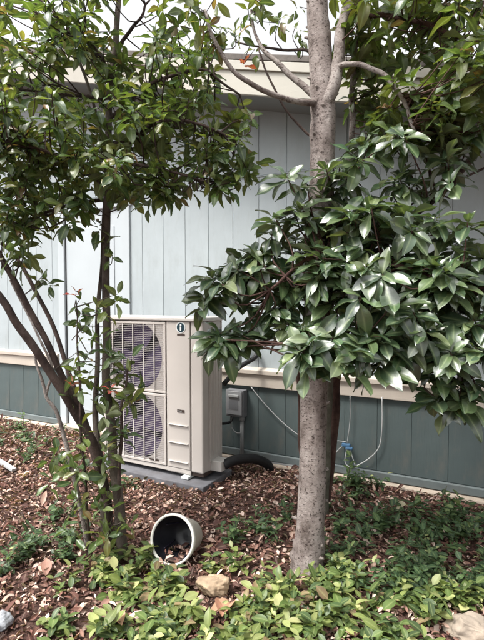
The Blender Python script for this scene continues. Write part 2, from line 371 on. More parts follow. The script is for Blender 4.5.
# fan panels
PH = (AZ1-0.038 - (AZ0+0.045)) / 2
for k in range(2):
    z0 = AZ0 + 0.045 + k*PH + 0.004; z1 = z0 + PH - 0.008
    x0, x1 = AX0 + 0.004, FXR
    cx, cz, r = (x0+x1)/2 , (z0+z1)/2, 0.312
    N = 64
    q = MB(); out = []; 
    for i in range(N):                         # square plate with a round opening
        a = 2*math.pi*i/N; c, s = math.cos(a), math.sin(a)
        h = min((x1-x0)/2/abs(c) if abs(c) > 1e-6 else 9, (z1-z0)/2/abs(s) if abs(s) > 1e-6 else 9)
        out.append((cx+c*h, cz+s*h))
    vs_ = [(x, AYF+0.006, z) for x, z in out] + [(cx+r*math.cos(2*math.pi*i/N), AYF+0.004, cz+r*math.sin(2*math.pi*i/N)) for i in range(N)]
    vs_ += [(cx+r*math.cos(2*math.pi*i/N), AYF+0.05, cz+r*math.sin(2*math.pi*i/N)) for i in range(N)] + [(x, AYF+0.05, z) for x, z in out]
    fs_ = []
    for i in range(N):
        j = (i+1) % N
        fs_ += [(i, j, N+j, N+i), (N+i, N+j, 2*N+j, 2*N+i), (3*N+i, 3*N+j, j, i)]
    q.add(vs_, fs_)
    corners = [(x0, z0), (x1, z0), (x1, z1), (x0, z1)]
    pan = q.build('fan_panel', M['ac'], ac)
    # thin frame round the panel, closes the corners
    fr = MB()
    for a0, b0, a1, b1 in ((x0, z0, x1, z0+0.022), (x0, z1-0.022, x1, z1), (x0, z0+0.0225, x0+0.022, z1-0.0225), (x1-0.022, z0+0.0225, x1, z1-0.0225)):
        fr.box((a0, AYF-0.004, b0), (a1, AYF+0.05, b1))
    fr.build('panel_frame', M['ac'], pan, 0.003)
    # grille: many fine horizontal wires crossed by a few uprights
    g = MB(); nw = 34
    for i in range(nw):
        z = z0 + 0.034 + (z1-z0-0.068)*i/(nw-1)
        g.box((x0+0.024, AYF-0.003, z-0.0015), (x1-0.024, AYF+0.0005, z+0.0015))
    g.build('grille_wires', M['ac_wire'], pan)
    g = MB()
    for i in range(5):
        x = cx + (i-2)*0.118
        g.box((x-0.004, AYF-0.009, z0+0.024), (x+0.004, AYF-0.0035, z1-0.024))
    g.build('grille_uprights', M['ac_lid'], pan)
    # shroud and fan
    q = MB().add([], [])
    fan = MB(); yb = AYF + 0.075
    for b_ in range(3):
        a0 = 2*math.pi*b_/3 + 0.5 + k
        vs_ = []; fs_ = []; nr, na = 5, 9
        for i in range(nr):
            rr = 0.06 + (r-0.02-0.06)*i/(nr-1)
            for j in range(na):
                tt = j/(na-1); a = a0 + (tt-0.5)*1.75 + 0.25*i/(nr-1)
                vs_.append((cx+rr*math.cos(a), yb + 0.045*(tt-0.5) + 0.01*math.sin(i), cz+rr*math.sin(a)))
        for i in range(nr-1):
            for j in range(na-1): fs_.append((i*na+j, i*na+j+1, (i+1)*na+j+1, (i+1)*na+j))
        fan.add(vs_, fs_, True)
    fan.build('fan_blades', M['fan'], pan)
    hub = MB().tube([(cx, yb-0.035, cz), (cx, yb-0.03, cz), (cx, yb+0.05, cz)], [0.055, 0.07, 0.075], 24); hub.build('fan_hub', M['fan'], pan)
# marks on the service panel: round badge with i, wordmark bar, rating plate, three grip slots
lx, lz, yf = -0.212, 1.320, AYF
def disc(cx, cz, r, y, d, n=32):
    return MB().tube([(cx, y, cz), (cx, y-d, cz)], r, n, smooth=False)
bd = disc(lx, lz, 0.047, yf-0.0005, 0.0025).build('badge', M['badge_white'], fp)
disc(lx, lz, 0.039, yf-0.0032, 0.0015).build('badge_disc', M['badge'], bd)
MB().box((lx-0.007, yf-0.0062, lz-0.026), (lx+0.007, yf-0.005, lz+0.008)).add([], []).build('badge_letter', M['badge_white'], bd)
disc(lx+0.001, lz+0.020, 0.0085, yf-0.005, 0.0012, 18).build('badge_letter', M['badge_white'], bd)
wm = MB().box((lx-0.038, yf-0.003, lz-0.068), (lx+0.038, yf-0.0005, lz-0.054)).build('wordmark', M['plate'], fp)
MB().box((-0.252, yf-0.004, 0.602), (-0.180, yf-0.0005, 0.626)).build('rating_plate', M['plate'], fp)
MB().box((-0.243, yf-0.006, 0.611), (-0.205, yf-0.0042, 0.617)).build('rating_text', M['cable'], fp)
for z in (0.487, 0.333, 0.172):
    MB().box((FXR+0.035, yf-0.003, z-0.005), (AX1-0.145, yf-0.0005, z+0.002)).build('grip_slot', M['ac_groove'], fp)
    MB().box((FXR+0.033, yf-0.014, z+0.0025), (AX1-0.143, yf-0.0005, z+0.010)).build('grip_lip', M['ac_lid'], fp, 0.002)
MB().box((-0.55, yf-0.008, 0.150), (-0.45, yf-0.0045, 0.163)).build('small_sticker', M['plate'], ac)
pc = MB().box((AX1-0.02, -0.66, 0.095), (AX1+0.095, -0.53, 0.185)).build('pipe_cover', M['ac_lid'], ac, 0.008)
# pad
pad = MB().box((AX0-0.09, AYF-0.10, -0.02), (AX1+0.07, AYB+0.06, 0.045)).build('equipment_pad', M['pad'], None, 0.008)
tag(pad, 'low grey slab under the beige heat pump unit', 'pad')
# line set hose from cover down to the wall
hp = MB().tube(spline([(0.085, -0.60, 0.14), (0.15, -0.52, 0.17), (0.24, -0.33, 0.14), (0.30, -0.18, 0.05), (0.31, -0.14, -0.03)], 24), 0.042, 14)
hz = hp.build('insulated_hose', M['black']); tag(hz, 'thick black insulated hose bending down from the heat pump to ground', 'hose')
uh = MB().tube(spline([(-0.02, -0.42, 0.80), (0.04, -0.25, 0.93), (0.13, -0.08, 1.02), (0.10, -0.06, 1.10), (-0.02, -0.07, 1.16), (-0.03, 0.02, 1.17)], 26), 0.022, 12)
uh = uh.build('conduit_elbow', M['black']); tag(uh, 'dark flexible pipe kinking above the cream ledge behind the heat pump', 'pipe')

# ------------------------------------------------------------------ disconnect box on the skirting
bx = empty('disconnect_box', (0, 0, 0)); tag(bx, 'small grey electrical box mounted on the teal skirting', 'electrical box')
MB().box((-0.195, -0.085, 0.425), (0.0, -0.004, 0.685)).build('enclosure', M['metal_box'], bx, 0.006)
fl = MB().box((-0.185, -0.099, 0.445), (-0.012, -0.0855, 0.675)).build('cover', M['box_flap'], bx, 0.006)
MB().box((-0.155, -0.112, 0.615), (-0.04, -0.0995, 0.645)).build('pull_handle', M['cable'], fl, 0.005)
MB().box((-0.150, -0.1015, 0.50), (-0.05, -0.0992, 0.585)).build('warning_label', M['metal_box'], fl)
cdt = MB().tube([(-0.035, -0.045, 0.424), (-0.035, -0.045, -0.02)], 0.019, 12).build('conduit', M['conduit'], bx)
MB().tube([(-0.035, -0.045, 0.423), (-0.035, -0.045, 0.385)], 0.026, 12).build('conduit_nut', M['conduit'], bx)
whip = MB().tube(spline([(-0.15, -0.045, 0.424), (-0.16, -0.06, 0.36), (-0.20, -0.22, 0.38), (-0.19, -0.435, 0.47)], 18), 0.013, 10).build('flexible_whip', M['black'])
tag(whip, 'short black flexible cable from the grey electrical box to the heat pump', 'cable')
thin = MB().tube(spline([(-0.14, -0.05, 0.42), (-0.15, -0.06, 0.33), (-0.09, -0.07, 0.27), (-0.035, -0.07, 0.27)], 16), 0.006, 8).build('thin_wire', M['conduit'])
tag(thin, 'thin grey wire hooked below the electrical box onto its conduit', 'wire')

# ------------------------------------------------------------------ cables on the skirting
def cable(name, pxs, rad, mt, label, cat='cable', Y=-0.04, n=40):
    o = MB().tube(spline([on_wall(x, y, yy) for x, y, yy in pxs], n), rad, 8).build(name, mt); tag(o, label, cat); return o
cable('grey_cable', [(251, 387, -.035), (263, 402, -.03), (280, 420, -.03), (297, 434, -.03), (318, 446, -.03), (338, 452, -.03)], 0.0045, M['cable'],
      'thin grey cable sagging across the teal skirting behind the trunk')
cable('pale_cable', [(382, 397, -.034), (382, 425, -.03), (379, 447, -.03), (367, 460, -.03), (352, 467, -.03), (345, 462, -.04), (347, 448, -.04)], 0.0048, M['white_cable'],
      'pale cable hanging from the cream ledge in a long loop')
cable('base_cable', [(246, 460, -.04), (270, 463, -.035), (300, 467, -.035), (330, 470, -.035)], 0.012, M['conduit'],
      'grey pipe running low along the foot of the teal skirting', 'pipe')
tie = empty('cable_bundle', on_wall(347, 445, -.04)); tag(tie, 'blue plastic connector hanging on cords in front of teal skirting', 'connector')
T0 = np.array(tie.location)
MB().box((-0.045, -0.02, -0.018), (0.03, 0.015, 0.014)).build('connector_body', M['blue'], tie, 0.008)
MB().box((-0.01, -0.022, -0.036), (0.052, 0.012, -0.012)).build('connector_body', M['blue'], tie, 0.008)
for pts in ([(350, 396, -.036), (350, 420, -.035), (347, 444, -.04)], [(347, 444, -.04), (338, 450, -.04), (331, 462, -.05)],
            [(349, 444, -.04), (352, 456, -.04), (356, 468, -.05)], [(346, 442, -.04), (338, 441, -.04), (331, 442, -.05)]):
    MB().tube([np.asarray(p)-T0 for p in spline([on_wall(*p) for p in pts], 12)], 0.0038, 6).build('cord', M['cable'], tie)

# ------------------------------------------------------------------ flower pot on its side
pt = empty('flower_pot'); tag(pt, 'empty cream flower pot tipped on its side, black inside', 'flower pot')
Rr, rb, L = 0.140, 0.098, 0.235
MB().lathe([(0.0, 0), (rb-0.006, 0), (rb, 0.006), (Rr-0.008, L-0.03)], 48).build('outer_shell', M['pot_out'], pt)
MB().lathe([(Rr-0.008, L-0.034), (Rr+0.003, L-0.030), (Rr+0.004, L-0.004), (Rr, L+0.002), (Rr-0.009, L+0.001), (Rr-0.012, L-0.02)], 48).build('rim', M['pot_rim'], pt)
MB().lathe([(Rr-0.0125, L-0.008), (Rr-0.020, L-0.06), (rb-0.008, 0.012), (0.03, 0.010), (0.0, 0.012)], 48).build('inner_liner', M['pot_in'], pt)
for a in (0.4, 2.3, 3.6, 5.0):  # slightly lighter streaks modelled in place of reflections on the liner
    MB().tube([((rb-0.008+0.02*tt)*math.cos(a+0.25*tt), (rb-0.008+0.02*tt)*math.sin(a+0.25*tt), 0.02+0.13*tt) for tt in np.linspace(0, 1, 8)], 0.004, 6).build('inner_reflection', M['fan_bg'], pt)
gpt = on_ground(168, 567)
hx = -FW*0.93 - RT*0.34; hx[2] = 0; hx /= np.linalg.norm(hx)        # horizontal heading of the mouth
tl = math.atan2(Rr-rb, L) + R(9)
ax = hx*math.cos(tl) + np.array([0, 0, 1])*math.sin(tl)
zax = Vector(ax); xax = Vector(np.cross([0, 0, 1.0], hx)); yax = zax.cross(xax)
rm = Matrix((xax, yax, zax)).transposed()
down = np.array(yax) if yax.z < 0 else -np.array(yax)
rimc = gpt + np.array([0, 0, 0.004]) - down*(Rr+0.004)
pt.matrix_world = Matrix.Translation(Vector(rimc - ax*L)) @ rm.to_4x4()

# ------------------------------------------------------------------ stones and odds
def rock(name, loc, size, mt, label, rotz=0, seed=1, cat='stone'):
    b = bmesh.new(); bmesh.ops.create_icosphere(b, subdivisions=5, radius=1)
    from mathutils import noise as mn
    rs = np.random.default_rng(seed); dirs = rs.normal(size=(9, 3)); dirs /= np.linalg.norm(dirs, axis=1)[:, None]; lim = rs.uniform(0.55, 0.85, 9)
    for v in b.verts:
        p = np.array(v.co)
        for d, l in zip(dirs, lim):
            k = p @ d
            if k > l: p = p - d*(k-l)*0.9
        p *= 1 + 0.06*math.sin(p[0]*7+seed)*math.cos(p[1]*8) + 0.10*mn.fractal(Vector(p*3.0)+Vector((seed, 0, 0)), 0.8, 2.1, 6)
        v.co = p*np.array(size)
    for f_ in b.faces: f_.smooth = True
    me = bpy.data.meshes.new(name); b.to_mesh(me); b.free(); me.materials.append(mt)
    o = link(name, me); o.location = loc; o.rotation_euler = (0, 0, rotz); tag(o, label, cat); return o
p = on_ground(214, 594); rock('stone', (p[0], p[1], 0.035), (0.105, 0.08, 0.062), M['stone'], 'rough tan stone lying in the ground cover near the flower pot', 0.5, 3)
p = on_ground(470, 640); rock('stone', (p[0], p[1], 0.04), (0.13, 0.10, 0.085), M['pale_stone'], 'large pale flat stone lying among the green ground cover', 0.2, 8)
p = on_ground(0, 628); rock('stone', (p[0], p[1], 0.02), (0.06, 0.06, 0.05), M['grey_stone'], 'small blue grey stone on bare leaf litter', 0.2, 5)
p = on_ground(10, 472); bdo = MB().box((-0.14, -0.022, -0.004), (0.14, 0.022, 0.022)).build('wood_offcut', M['board'], None, 0.004)
bdo.location = (p[0]-0.08, p[1]+0.02, 0.035); bdo.rotation_euler = (0, 0.12, R(-8)); tag(bdo, 'short pale board offcut lying on the leaf litter', 'board')

# ------------------------------------------------------------------ leaves
def leaf_template(width=0.36, droop=0.25, fold=0.18, seg=6, belly=0.5, tip=1.0, wave=0.0, half=2):
    """leaf along +Y, length 1, midrib fold, drooping tip; returns verts, faces, rib value per vertex"""
    vs = []; rib = []
    for i in range(seg+1):
        t = i/seg
        wv = width*0.5*(math.sin(math.pi*min(1, t**(math.log(0.5)/math.log(belly)))))**0.68
        if i == 0: wv = 0.014
        if i == seg: wv = 0.006*width/0.4
        if i == seg-1 and seg > 4: wv *= 0.92
        for j in range(-half, half+1):
            a = j/half
            vs.append((a*wv, t - 0.12*droop*t*t, fold*abs(a)*wv - droop*t*t + wave*math.sin(t*9+a*2)*abs(a)*0.05))
            rib.append(1-abs(a))
    n = 2*half+1
    fs = [(i*n+j, i*n+j+1, (i+1)*n+j+1, (i+1)*n+j) for i in range(seg) for j in range(n-1)]
    return np.array(vs), fs, np.array(rib)
def leaf_mesh_from(name, mt, T, pos, rotm, scl, tint, smooth=True):
    """join many leaves: arrays pos(n,3) rotm(n,3,3) scl(n) tint(n,3) tid(n)"""
    V = []; Fq = []; TI = []; RB = []; off = 0
    tid = T['tid']
    for k, (tv, tf, rb_) in enumerate(T['t']):
        idx = np.where(tid == k)[0]
        if len(idx) == 0: continue
        vv = np.einsum('nij,mj->nmi', rotm[idx], tv)*scl[idx][:, None, None] + pos[idx][:, None, :]
        nv = len(tv); V.append(vv.reshape(-1, 3))
        f0 = np.array(tf); Fq.append((f0[None] + (np.arange(len(idx))*nv)[:, None, None]).reshape(-1, 4) + off)
        TI.append(np.repeat(tint[idx], nv, axis=0)); RB.append(np.tile(rb_, len(idx))); off += nv*len(idx)
    V = np.concatenate(V); Fq = np.concatenate(Fq); TI = np.concatenate(TI); RB = np.concatenate(RB)
    me = bpy.data.meshes.new(name)
    me.vertices.add(len(V)); me.vertices.foreach_set('co', V.ravel().astype(np.float32))
    me.loops.add(len(Fq)*4); me.loops.foreach_set('vertex_index', Fq.ravel().astype(np.int32))
    me.polygons.add(len(Fq)); me.polygons.foreach_set('loop_start', np.arange(0, len(Fq)*4, 4, dtype=np.int32))
    me.update(calc_edges=True)
    me.polygons.foreach_set('use_smooth', [smooth]*len(Fq))
    a = me.attributes.new('tint', 'FLOAT_COLOR', 'POINT'); a.data.foreach_set('color', np.hstack([TI, np.ones((len(TI), 1))]).ravel().astype(np.float32))
    a = me.attributes.new('rib', 'FLOAT', 'POINT'); a.data.foreach_set('value', RB.astype(np.float32))
    me.materials.append(mt); return me
def frame(d, a):
    """rotation whose Y is d and whose Z is nearest a"""
    d = d/np.linalg.norm(d); z = a - d*(a @ d); z /= (np.linalg.norm(z)+1e-9); x = np.cross(d, z)
    return np.stack([x, d, z], 1)
def unit(v): return v/(np.linalg.norm(v)+1e-9)

def rosette(c, axis, n, size, spread=(55, 105), stem=0.03, jit=0.25):
    out = []; axis = unit(axis); u_ = unit(np.cross(axis, [0.3, 0.5, 0.81])); v_ = np.cross(axis, u_); ph = rng.uniform(0, 6.28)
    for i in range(n):
        q = i/max(1, n-1); el = R(spread[0] + (spread[1]-spread[0])*q) + rng.normal(0, 0.16); ph += 2.4 + rng.normal(0, jit)
        rad = u_*math.cos(ph) + v_*math.sin(ph)
        d = axis*math.cos(el) + rad*math.sin(el); d[2] -= 0.12; d = unit(d)
        nrm = axis*math.sin(el) - rad*math.cos(el) + rng.normal(0, 0.2, 3)
        out.append((c - axis*stem*q + rad*0.006, frame(d, nrm), size*rng.uniform(0.66, 1.12)*(0.72 + 0.28*min(1, q*1.6))))
    return out
def sample_blobs(blobs, shell=0.0):
    """cluster centres inside a set of ellipsoids; blob = (px, py, Z, rx_px, ry_px, rz_m, count)"""
    pts = []; cen = []
    for (px, py, Z, rx, ry, rz, n) in blobs:
        c = at(px, py, Z); ax_, az_ = rx*Z/FPX, ry*Z/FPX
        fwd = unit(np.array([FW[0], FW[1], 0]))
        k = 0
        while k < n:
            q = rng.uniform(-1, 1, 3); r_ = np.linalg.norm(q)
            if r_ > 1 or r_ < shell: continue
            p = c + RT*q[0]*ax_ + np.array([0, 0, 1.0])*q[1]*az_ + fwd*q[2]*rz
            if p[1] > -0.12 or p[2] < 0.3: k += 0.2; continue
            pts.append(p); cen.append(c); k += 1
    return np.array(pts), np.array(cen)
def foliage(plant, crown_name, mt, templates, leaves, palette, nparts, part_tints=7):
    """crown = joined far leaves (stuff); the leaves that show largest are parts of their own"""
    pos = np.array([l[0] for l in leaves]); rot = np.array([l[1] for l in leaves]); scl = np.array([l[2] for l in leaves])
    n = len(leaves); tid = rng.integers(0, len(templates), n)
    pal = np.array([c for c, _ in palette]); pw = np.array([w_ for _, w_ in palette]); pw = pw/pw.sum()
    tint = pal[rng.choice(len(pal), n, p=pw)]*rng.uniform(0.75, 1.25, (n, 1))*rng.uniform(0.93, 1.07, (n, 3))
    d = pos - CAM; Z = d @ FW; px = 242 + FPX*(d @ RT)/Z; py = 320 - FPX*(d @ UP)/Z
    size = scl/np.maximum(Z, 0.3); size[(px < 0) | (px > 484) | (py < 0) | (py > 640) | (Z < 0.3)] = 0
    order = np.argsort(-size); near = order[:nparts]; near = near[size[near] > 0]; far = np.setdiff1d(np.arange(n), near)
    T = dict(t=templates, tid=tid[far])
    crown = link(crown_name, leaf_mesh_from(crown_name, mt, T, pos[far], rot[far], scl[far], tint[far]), plant); crown['kind'] = 'stuff'
    inv = np.array(plant.location)
    crown.location = -inv
    cache = {}
    ptint = pal[rng.choice(len(pal), part_tints, p=pw)]*rng.uniform(0.78, 1.22, (part_tints, 1))
    for i in near:
        ti = int(rng.integers(0, part_tints)); k = (int(tid[i]), ti)
        if k not in cache:
            T1 = dict(t=[templates[k[0]]], tid=np.array([0]))
            cache[k] = leaf_mesh_from('leaf', mt, T1, np.zeros((1, 3)), np.eye(3)[None], np.ones(1), ptint[ti][None])
        o = link('leaf', cache[k], crown)
        m4 = np.eye(4); m4[:3, :3] = rot[i]*scl[i]; m4[:3, 3] = pos[i]
        o.matrix_local = Matrix(m4.tolist())
    return crown
def twigs(plant, name, mt, limbs, pts, cen, r0=0.005, minz=0.0):
    """thin twigs from the nearest limb point towards each leaf cluster"""
    L_ = np.array([p for l in limbs for p in l]); mb = MB(); inv = np.array(plant.location)
    for p, c in zip(pts, cen):
        dd = np.linalg.norm(L_ - p, axis=1)*rng.uniform(0.65, 1.35, len(L_)) + 0.6*np.maximum(0, L_[:, 2] - p[2]); j = int(np.argmin(dd)); q = L_[j]
        mid = (p + q)/2 + rng.normal(0, 0.03, 3) + np.array([0, 0, -0.04]); ln = np.linalg.norm(p-q)
        mb.tube([x - inv for x in spline([q, mid, p], 6)], lerp_list([r0*(0.7+ln), r0*0.5], 6), 5, cap=False)
    o = mb.build(name, mt, plant); o['kind'] = 'stuff'; return o
def limb(plant, name, mt, pxs, rads, n=24, sides=10, wob=0.006, knots=0.0):
    """pxs are (px, py, Z) stations or world points"""
    P_ = [at(*p) if len(p) == 3 and not isinstance(p, np.ndarray) else p for p in pxs]
    c = spline(P_, n); rr = lerp_list(rads, n); inv = np.array(plant.location)
    ph = rng.uniform(0, 6, 3)
    for i in range(1, n-1): c[i] = c[i] + wob*np.array([math.sin(i*0.9+ph[0]), math.sin(i*0.7+ph[1]), 0.3*math.sin(i+ph[2])])
    fn = (lambda i, a, p: 1 + knots*(math.sin(3*a+i*0.35)*0.5 + math.sin(5*a-i*0.5+1)*0.35 + math.sin(2*a+i*1.1)*0.3)) if knots else None
    MB().tube([x - inv for x in c], rr, sides, fn=fn).build(name, mt, plant)
    return c
GREEN = [((0.075, 0.118, 0.034), 4), ((0.050, 0.090, 0.034), 4), ((0.115, 0.145, 0.040), 3), ((0.17, 0.17, 0.05), 1.2), ((0.19, 0.115, 0.05), 0.35)]
TALL = [((0.070, 0.108, 0.030), 4), ((0.052, 0.088, 0.030), 3), ((0.110, 0.135, 0.036), 3), ((0.16, 0.155, 0.05), 1.3), ((0.15, 0.085, 0.04), 0.5)]
RHODO = [((0.055, 0.098, 0.045), 4), ((0.040, 0.076, 0.038), 3), ((0.085, 0.130, 0.055), 3), ((0.13, 0.165, 0.07), 1.0)]
T_small = [leaf_template(0.43, dr, fo, 6, be, wave=1.0) for dr, fo, be in ((0.15, 0.3, 0.52), (0.32, 0.2, 0.5), (0.05, 0.4, 0.55), (0.5, 0.25, 0.5))]
T_big = [leaf_template(wi, dr, fo, 7, be, wave=0.8) for wi, dr, fo, be in ((0.42, 0.18, 0.28, 0.58), (0.40, 0.34, 0.2, 0.58), (0.46, 0.08, 0.30, 0.6), (0.42, 0.5, 0.3, 0.56), (0.36, 0.22, 0.45, 0.58))]

# ---- pale-trunked tree
tb = on_ground(308, 570)
tree = empty('pale_bark_tree', tb); tag(tree, 'tree with straight knotty pale grey trunk standing before the teal skirting', 'tree')
st = [(307, 574, 2.80), (309, 540, 2.80), (312, 480, 2.81), (314, 400, 2.82), (318, 280, 2.84), (321, 190, 2.86), (323, 110, 2.88), (320, 50, 2.90), (317, 0, 2.92), (316, -90, 2.98)]
N_ = 130; c = spline([at(*p) for p in st], N_)
c[0][2] = -0.03
rr = lerp_list([0.104, 0.082, 0.077, 0.076, 0.074, 0.072, 0.072, 0.068, 0.062, 0.055], N_)
knobs = [(rng.uniform(0.03, 0.98), rng.uniform(0, 6.28), rng.uniform(0.05, 0.18)) for _ in range(46)]
zt = np.linspace(0, 1, N_)
def tfn(i, a, p):
    v = 1 + 0.02*math.sin(3*a+i*0.12) + 0.012*math.sin(7*a+i*0.31)
    for (kt, ka, kh) in knobs:
        dz_ = (zt[i]-kt)/0.009; da = (a-ka+math.pi) % (2*math.pi) - math.pi
        e = dz_*dz_ + (da/0.30)**2
        if e < 9: v += kh*math.exp(-e*0.9) - kh*0.45*math.exp(-(dz_*dz_*3+(da/0.14)**2))
    return v
trunk_pts = c
MB().tube([x - tb for x in c], rr, 40, fn=tfn).build('trunk', M['bark'], tree)
for kt, ka, kh in knobs[:26]:                                # snapped twig stubs
    i = int(kt*(N_-1)); d = RT*math.cos(ka) - FW*math.sin(ka)*0.8 + np.array([0, 0, 0.35]); d = unit(d)
    ln_ = rng.uniform(0.012, 0.035)
    MB().tube([c[i]-tb + d*(rr[i]*0.85), c[i]-tb + d*(rr[i]+ln_)], [0.013, 0.007], 7).build('twig_stub', M['pale_branch'], tree)
tl_ = [c[60:]]
tl_.append(limb(tree, 'branch', M['pale_branch'], [(322, 112, 2.86), (333, 85, 2.84), (338, 60, 2.86), (341, 30, 2.88), (350, -10, 2.92), (356, -70, 3.0)], [0.045, 0.04, 0.033, 0.028, 0.024], 26, 14, 0.004, 0.06))
tl_.append(limb(tree, 'branch', M['pale_branch'], [(320, 103, 2.86), (300, 102, 2.78), (280, 97, 2.72), (255, 86, 2.66), (235, 72, 2.62), (215, 42, 2.6), (205, 10, 2.6)], [0.022, 0.018, 0.015, 0.013, 0.011, 0.008], 30, 10, 0.004))
tl_.append(limb(tree, 'branch', M['pale_branch'], [(320, 99, 2.88), (305, 88, 2.92), (285, 70, 2.95), (268, 54, 2.98), (257, 40, 3.0), (251, 10, 3.0)], [0.024, 0.02, 0.017, 0.014, 0.010, 0.007], 26, 10, 0.004))
tl_.append(limb(tree, 'branch', M['pale_branch'], [(333, 70, 2.86), (345, 64, 2.8), (365, 66, 2.74), (385, 76, 2.7), (402, 98, 2.66), (415, 132, 2.64)], [0.017, 0.015, 0.014, 0.013, 0.009], 30, 10, 0.003))
tl_.append(limb(tree, 'branch', M['pale_branch'], [(352, 140, 3.1), (352, 105, 3.08), (353, 75, 3.05), (358, 30, 3.0), (372, -20, 2.98)], [0.019, 0.019, 0.018, 0.016, 0.012], 22, 10, 0.004))
tl_.append(limb(tree, 'branch', M['dark_bark'], [(318, 52, 2.9), (295, 50, 2.98), (265, 48, 3.05), (235, 42, 3.1)], [0.010, 0.008, 0.005], 18, 7, 0.006))
tl_.append(limb(tree, 'branch', M['dark_bark'], [(258, 48, 3.0), (270, 80, 3.0), (285, 108, 3.02), (305, 132, 3.05), (318, 138, 3.0)], [0.006, 0.007, 0.009], 20, 7, 0.004))
tl_.append(limb(tree, 'branch', M['red_bark'], [(350, 20, 2.9), (385, 15, 2.85), (425, 25, 2.75), (470, 40, 2.65), (510, 60, 2.6)], [0.018, 0.014, 0.011, 0.007], 22, 8, 0.01))
tl_.append(limb(tree, 'branch', M['red_bark'], [(345, 15, 2.9), (385, -20, 3.0), (430, -40, 3.0), (480, -30, 2.95)], [0.016, 0.012, 0.009], 18, 8, 0.01))
bl = [(395, 20, 2.9, 60, 38, 0.45, 17), (455, 25, 2.75, 55, 50, 0.4, 20), (460, 95, 2.65, 42, 45, 0.35, 24), (410, 110, 2.75, 40, 32, 0.3, 15),
      (365, 95, 3.1, 28, 22, 0.2, 7), (370, 45, 3.0, 40, 40, 0.35, 9), (520, 60, 2.6, 40, 80, 0.4, 14), (430, -50, 2.9, 120, 40, 0.6, 22)]
bl = [(*q[:6], int(q[6]*1.35)) for q in bl]
pts, cen = sample_blobs(bl)
twigs(tree, 'twigs', M['red_bark'], tl_, pts, cen, 0.005)
lv = []
for p, cc in zip(pts, cen): lv += rosette(p, np.array([0, 0, 0.9]) + unit(p-cc)*0.5 + rng.normal(0, 0.25, 3), int(rng.integers(6, 10)), 0.145, (50, 112), 0.05)
bl2 = [(215, 22, 2.62, 32, 22, 0.15, 8), (255, 18, 3.0, 28, 26, 0.2, 8), (285, 12, 2.95, 22, 18, 0.2, 4), (195, 8, 2.7, 30, 18, 0.2, 6), (300, 45, 2.95, 10, 14, 0.1, 1)]
pts, cen = sample_blobs(bl2)
for p, cc in zip(pts, cen): lv += rosette(p, np.array([0, 0, 0.5]) + rng.normal(0, 0.5, 3), int(rng.integers(4, 7)), 0.10, (60, 140), 0.05)
twigs(tree, 'twigs', M['dark_bark'], tl_, pts, cen, 0.004)
foliage(tree, 'crown', M['leaf'], T_small, lv, TALL, 300)

# ---- glossy shrub behind and round the trunk
sb_ = on_ground(326, 516)
shrub = empty('evergreen_shrub', sb_); tag(shrub, 'glossy evergreen shrub with large leaf rosettes spreading round the pale trunk', 'shrub')
sl_ = []
sl_.append(limb(shrub, 'stem', M['green_bark'], [(325, 519, 3.47), (326, 470, 3.42), (328, 420, 3.35), (329, 370, 3.28), (330, 310, 3.2), (335, 250, 3.1), (345, 190, 3.05), (352, 140, 3.08)], [0.030, 0.027, 0.026, 0.024, 0.022, 0.018], 34, 12, 0.004, 0.05))
sl_.append(limb(shrub, 'stem', M['red_bark'], [(327, 500, 3.50), (332, 450, 3.48), (335, 405, 3.45), (337, 370, 3.38), (350, 320, 3.2), (380, 270, 2.95), (420, 235, 2.8)], [0.026, 0.032, 0.034, 0.030, 0.024, 0.016], 34, 12, 0.004, 0.10))
sl_.append(limb(shrub, 'stem', M['red_bark'], [(312, 508, 3.52), (303, 460, 3.5), (301, 420, 3.48), (300, 380, 3.42), (292, 330, 3.3), (275, 290, 3.1), (255, 280, 3.0)], [0.024, 0.024, 0.024, 0.021, 0.016, 0.012], 30, 12, 0.004, 0.10))
sl_.append(limb(shrub, 'branch', M['red_bark'], [(337, 350, 3.3), (370, 330, 2.9), (410, 345, 2.6), (450, 355, 2.45), (490, 345, 2.4)], [0.018, 0.015, 0.012, 0.008], 24, 8, 0.008))
sl_.append(limb(shrub, 'branch', M['red_bark'], [(334, 340, 3.25), (338, 320, 2.9), (335, 335, 2.6), (325, 355, 2.42)], [0.016, 0.012, 0.008], 20, 8, 0.006))
sl_.append(limb(shrub, 'branch', M['red_bark'], [(332, 290, 3.2), (330, 255, 2.9), (325, 250, 2.65), (305, 260, 2.6), (270, 290, 2.65)], [0.016, 0.012, 0.008], 20, 8, 0.006))
sl_.append(limb(shrub, 'branch', M['red_bark'], [(340, 260, 3.1), (370, 250, 2.8), (400, 265, 2.55), (440, 280, 2.45), (480, 290, 2.4)], [0.018, 0.014, 0.010, 0.007], 22, 8, 0.008))
sl_.append(limb(shrub, 'branch', M['dark_bark'], [(405, 222, 2.8), (432, 202, 2.85), (455, 178, 2.9), (484, 143, 2.95), (520, 105, 3.0)], [0.013, 0.018, 0.022, 0.024], 22, 10, 0.004, 0.05))
sl_.append(limb(shrub, 'branch', M['dark_bark'], [(410, 205, 2.9), (440, 190, 2.92), (484, 168, 2.95)], [0.006, 0.007, 0.008], 14, 7, 0.004))
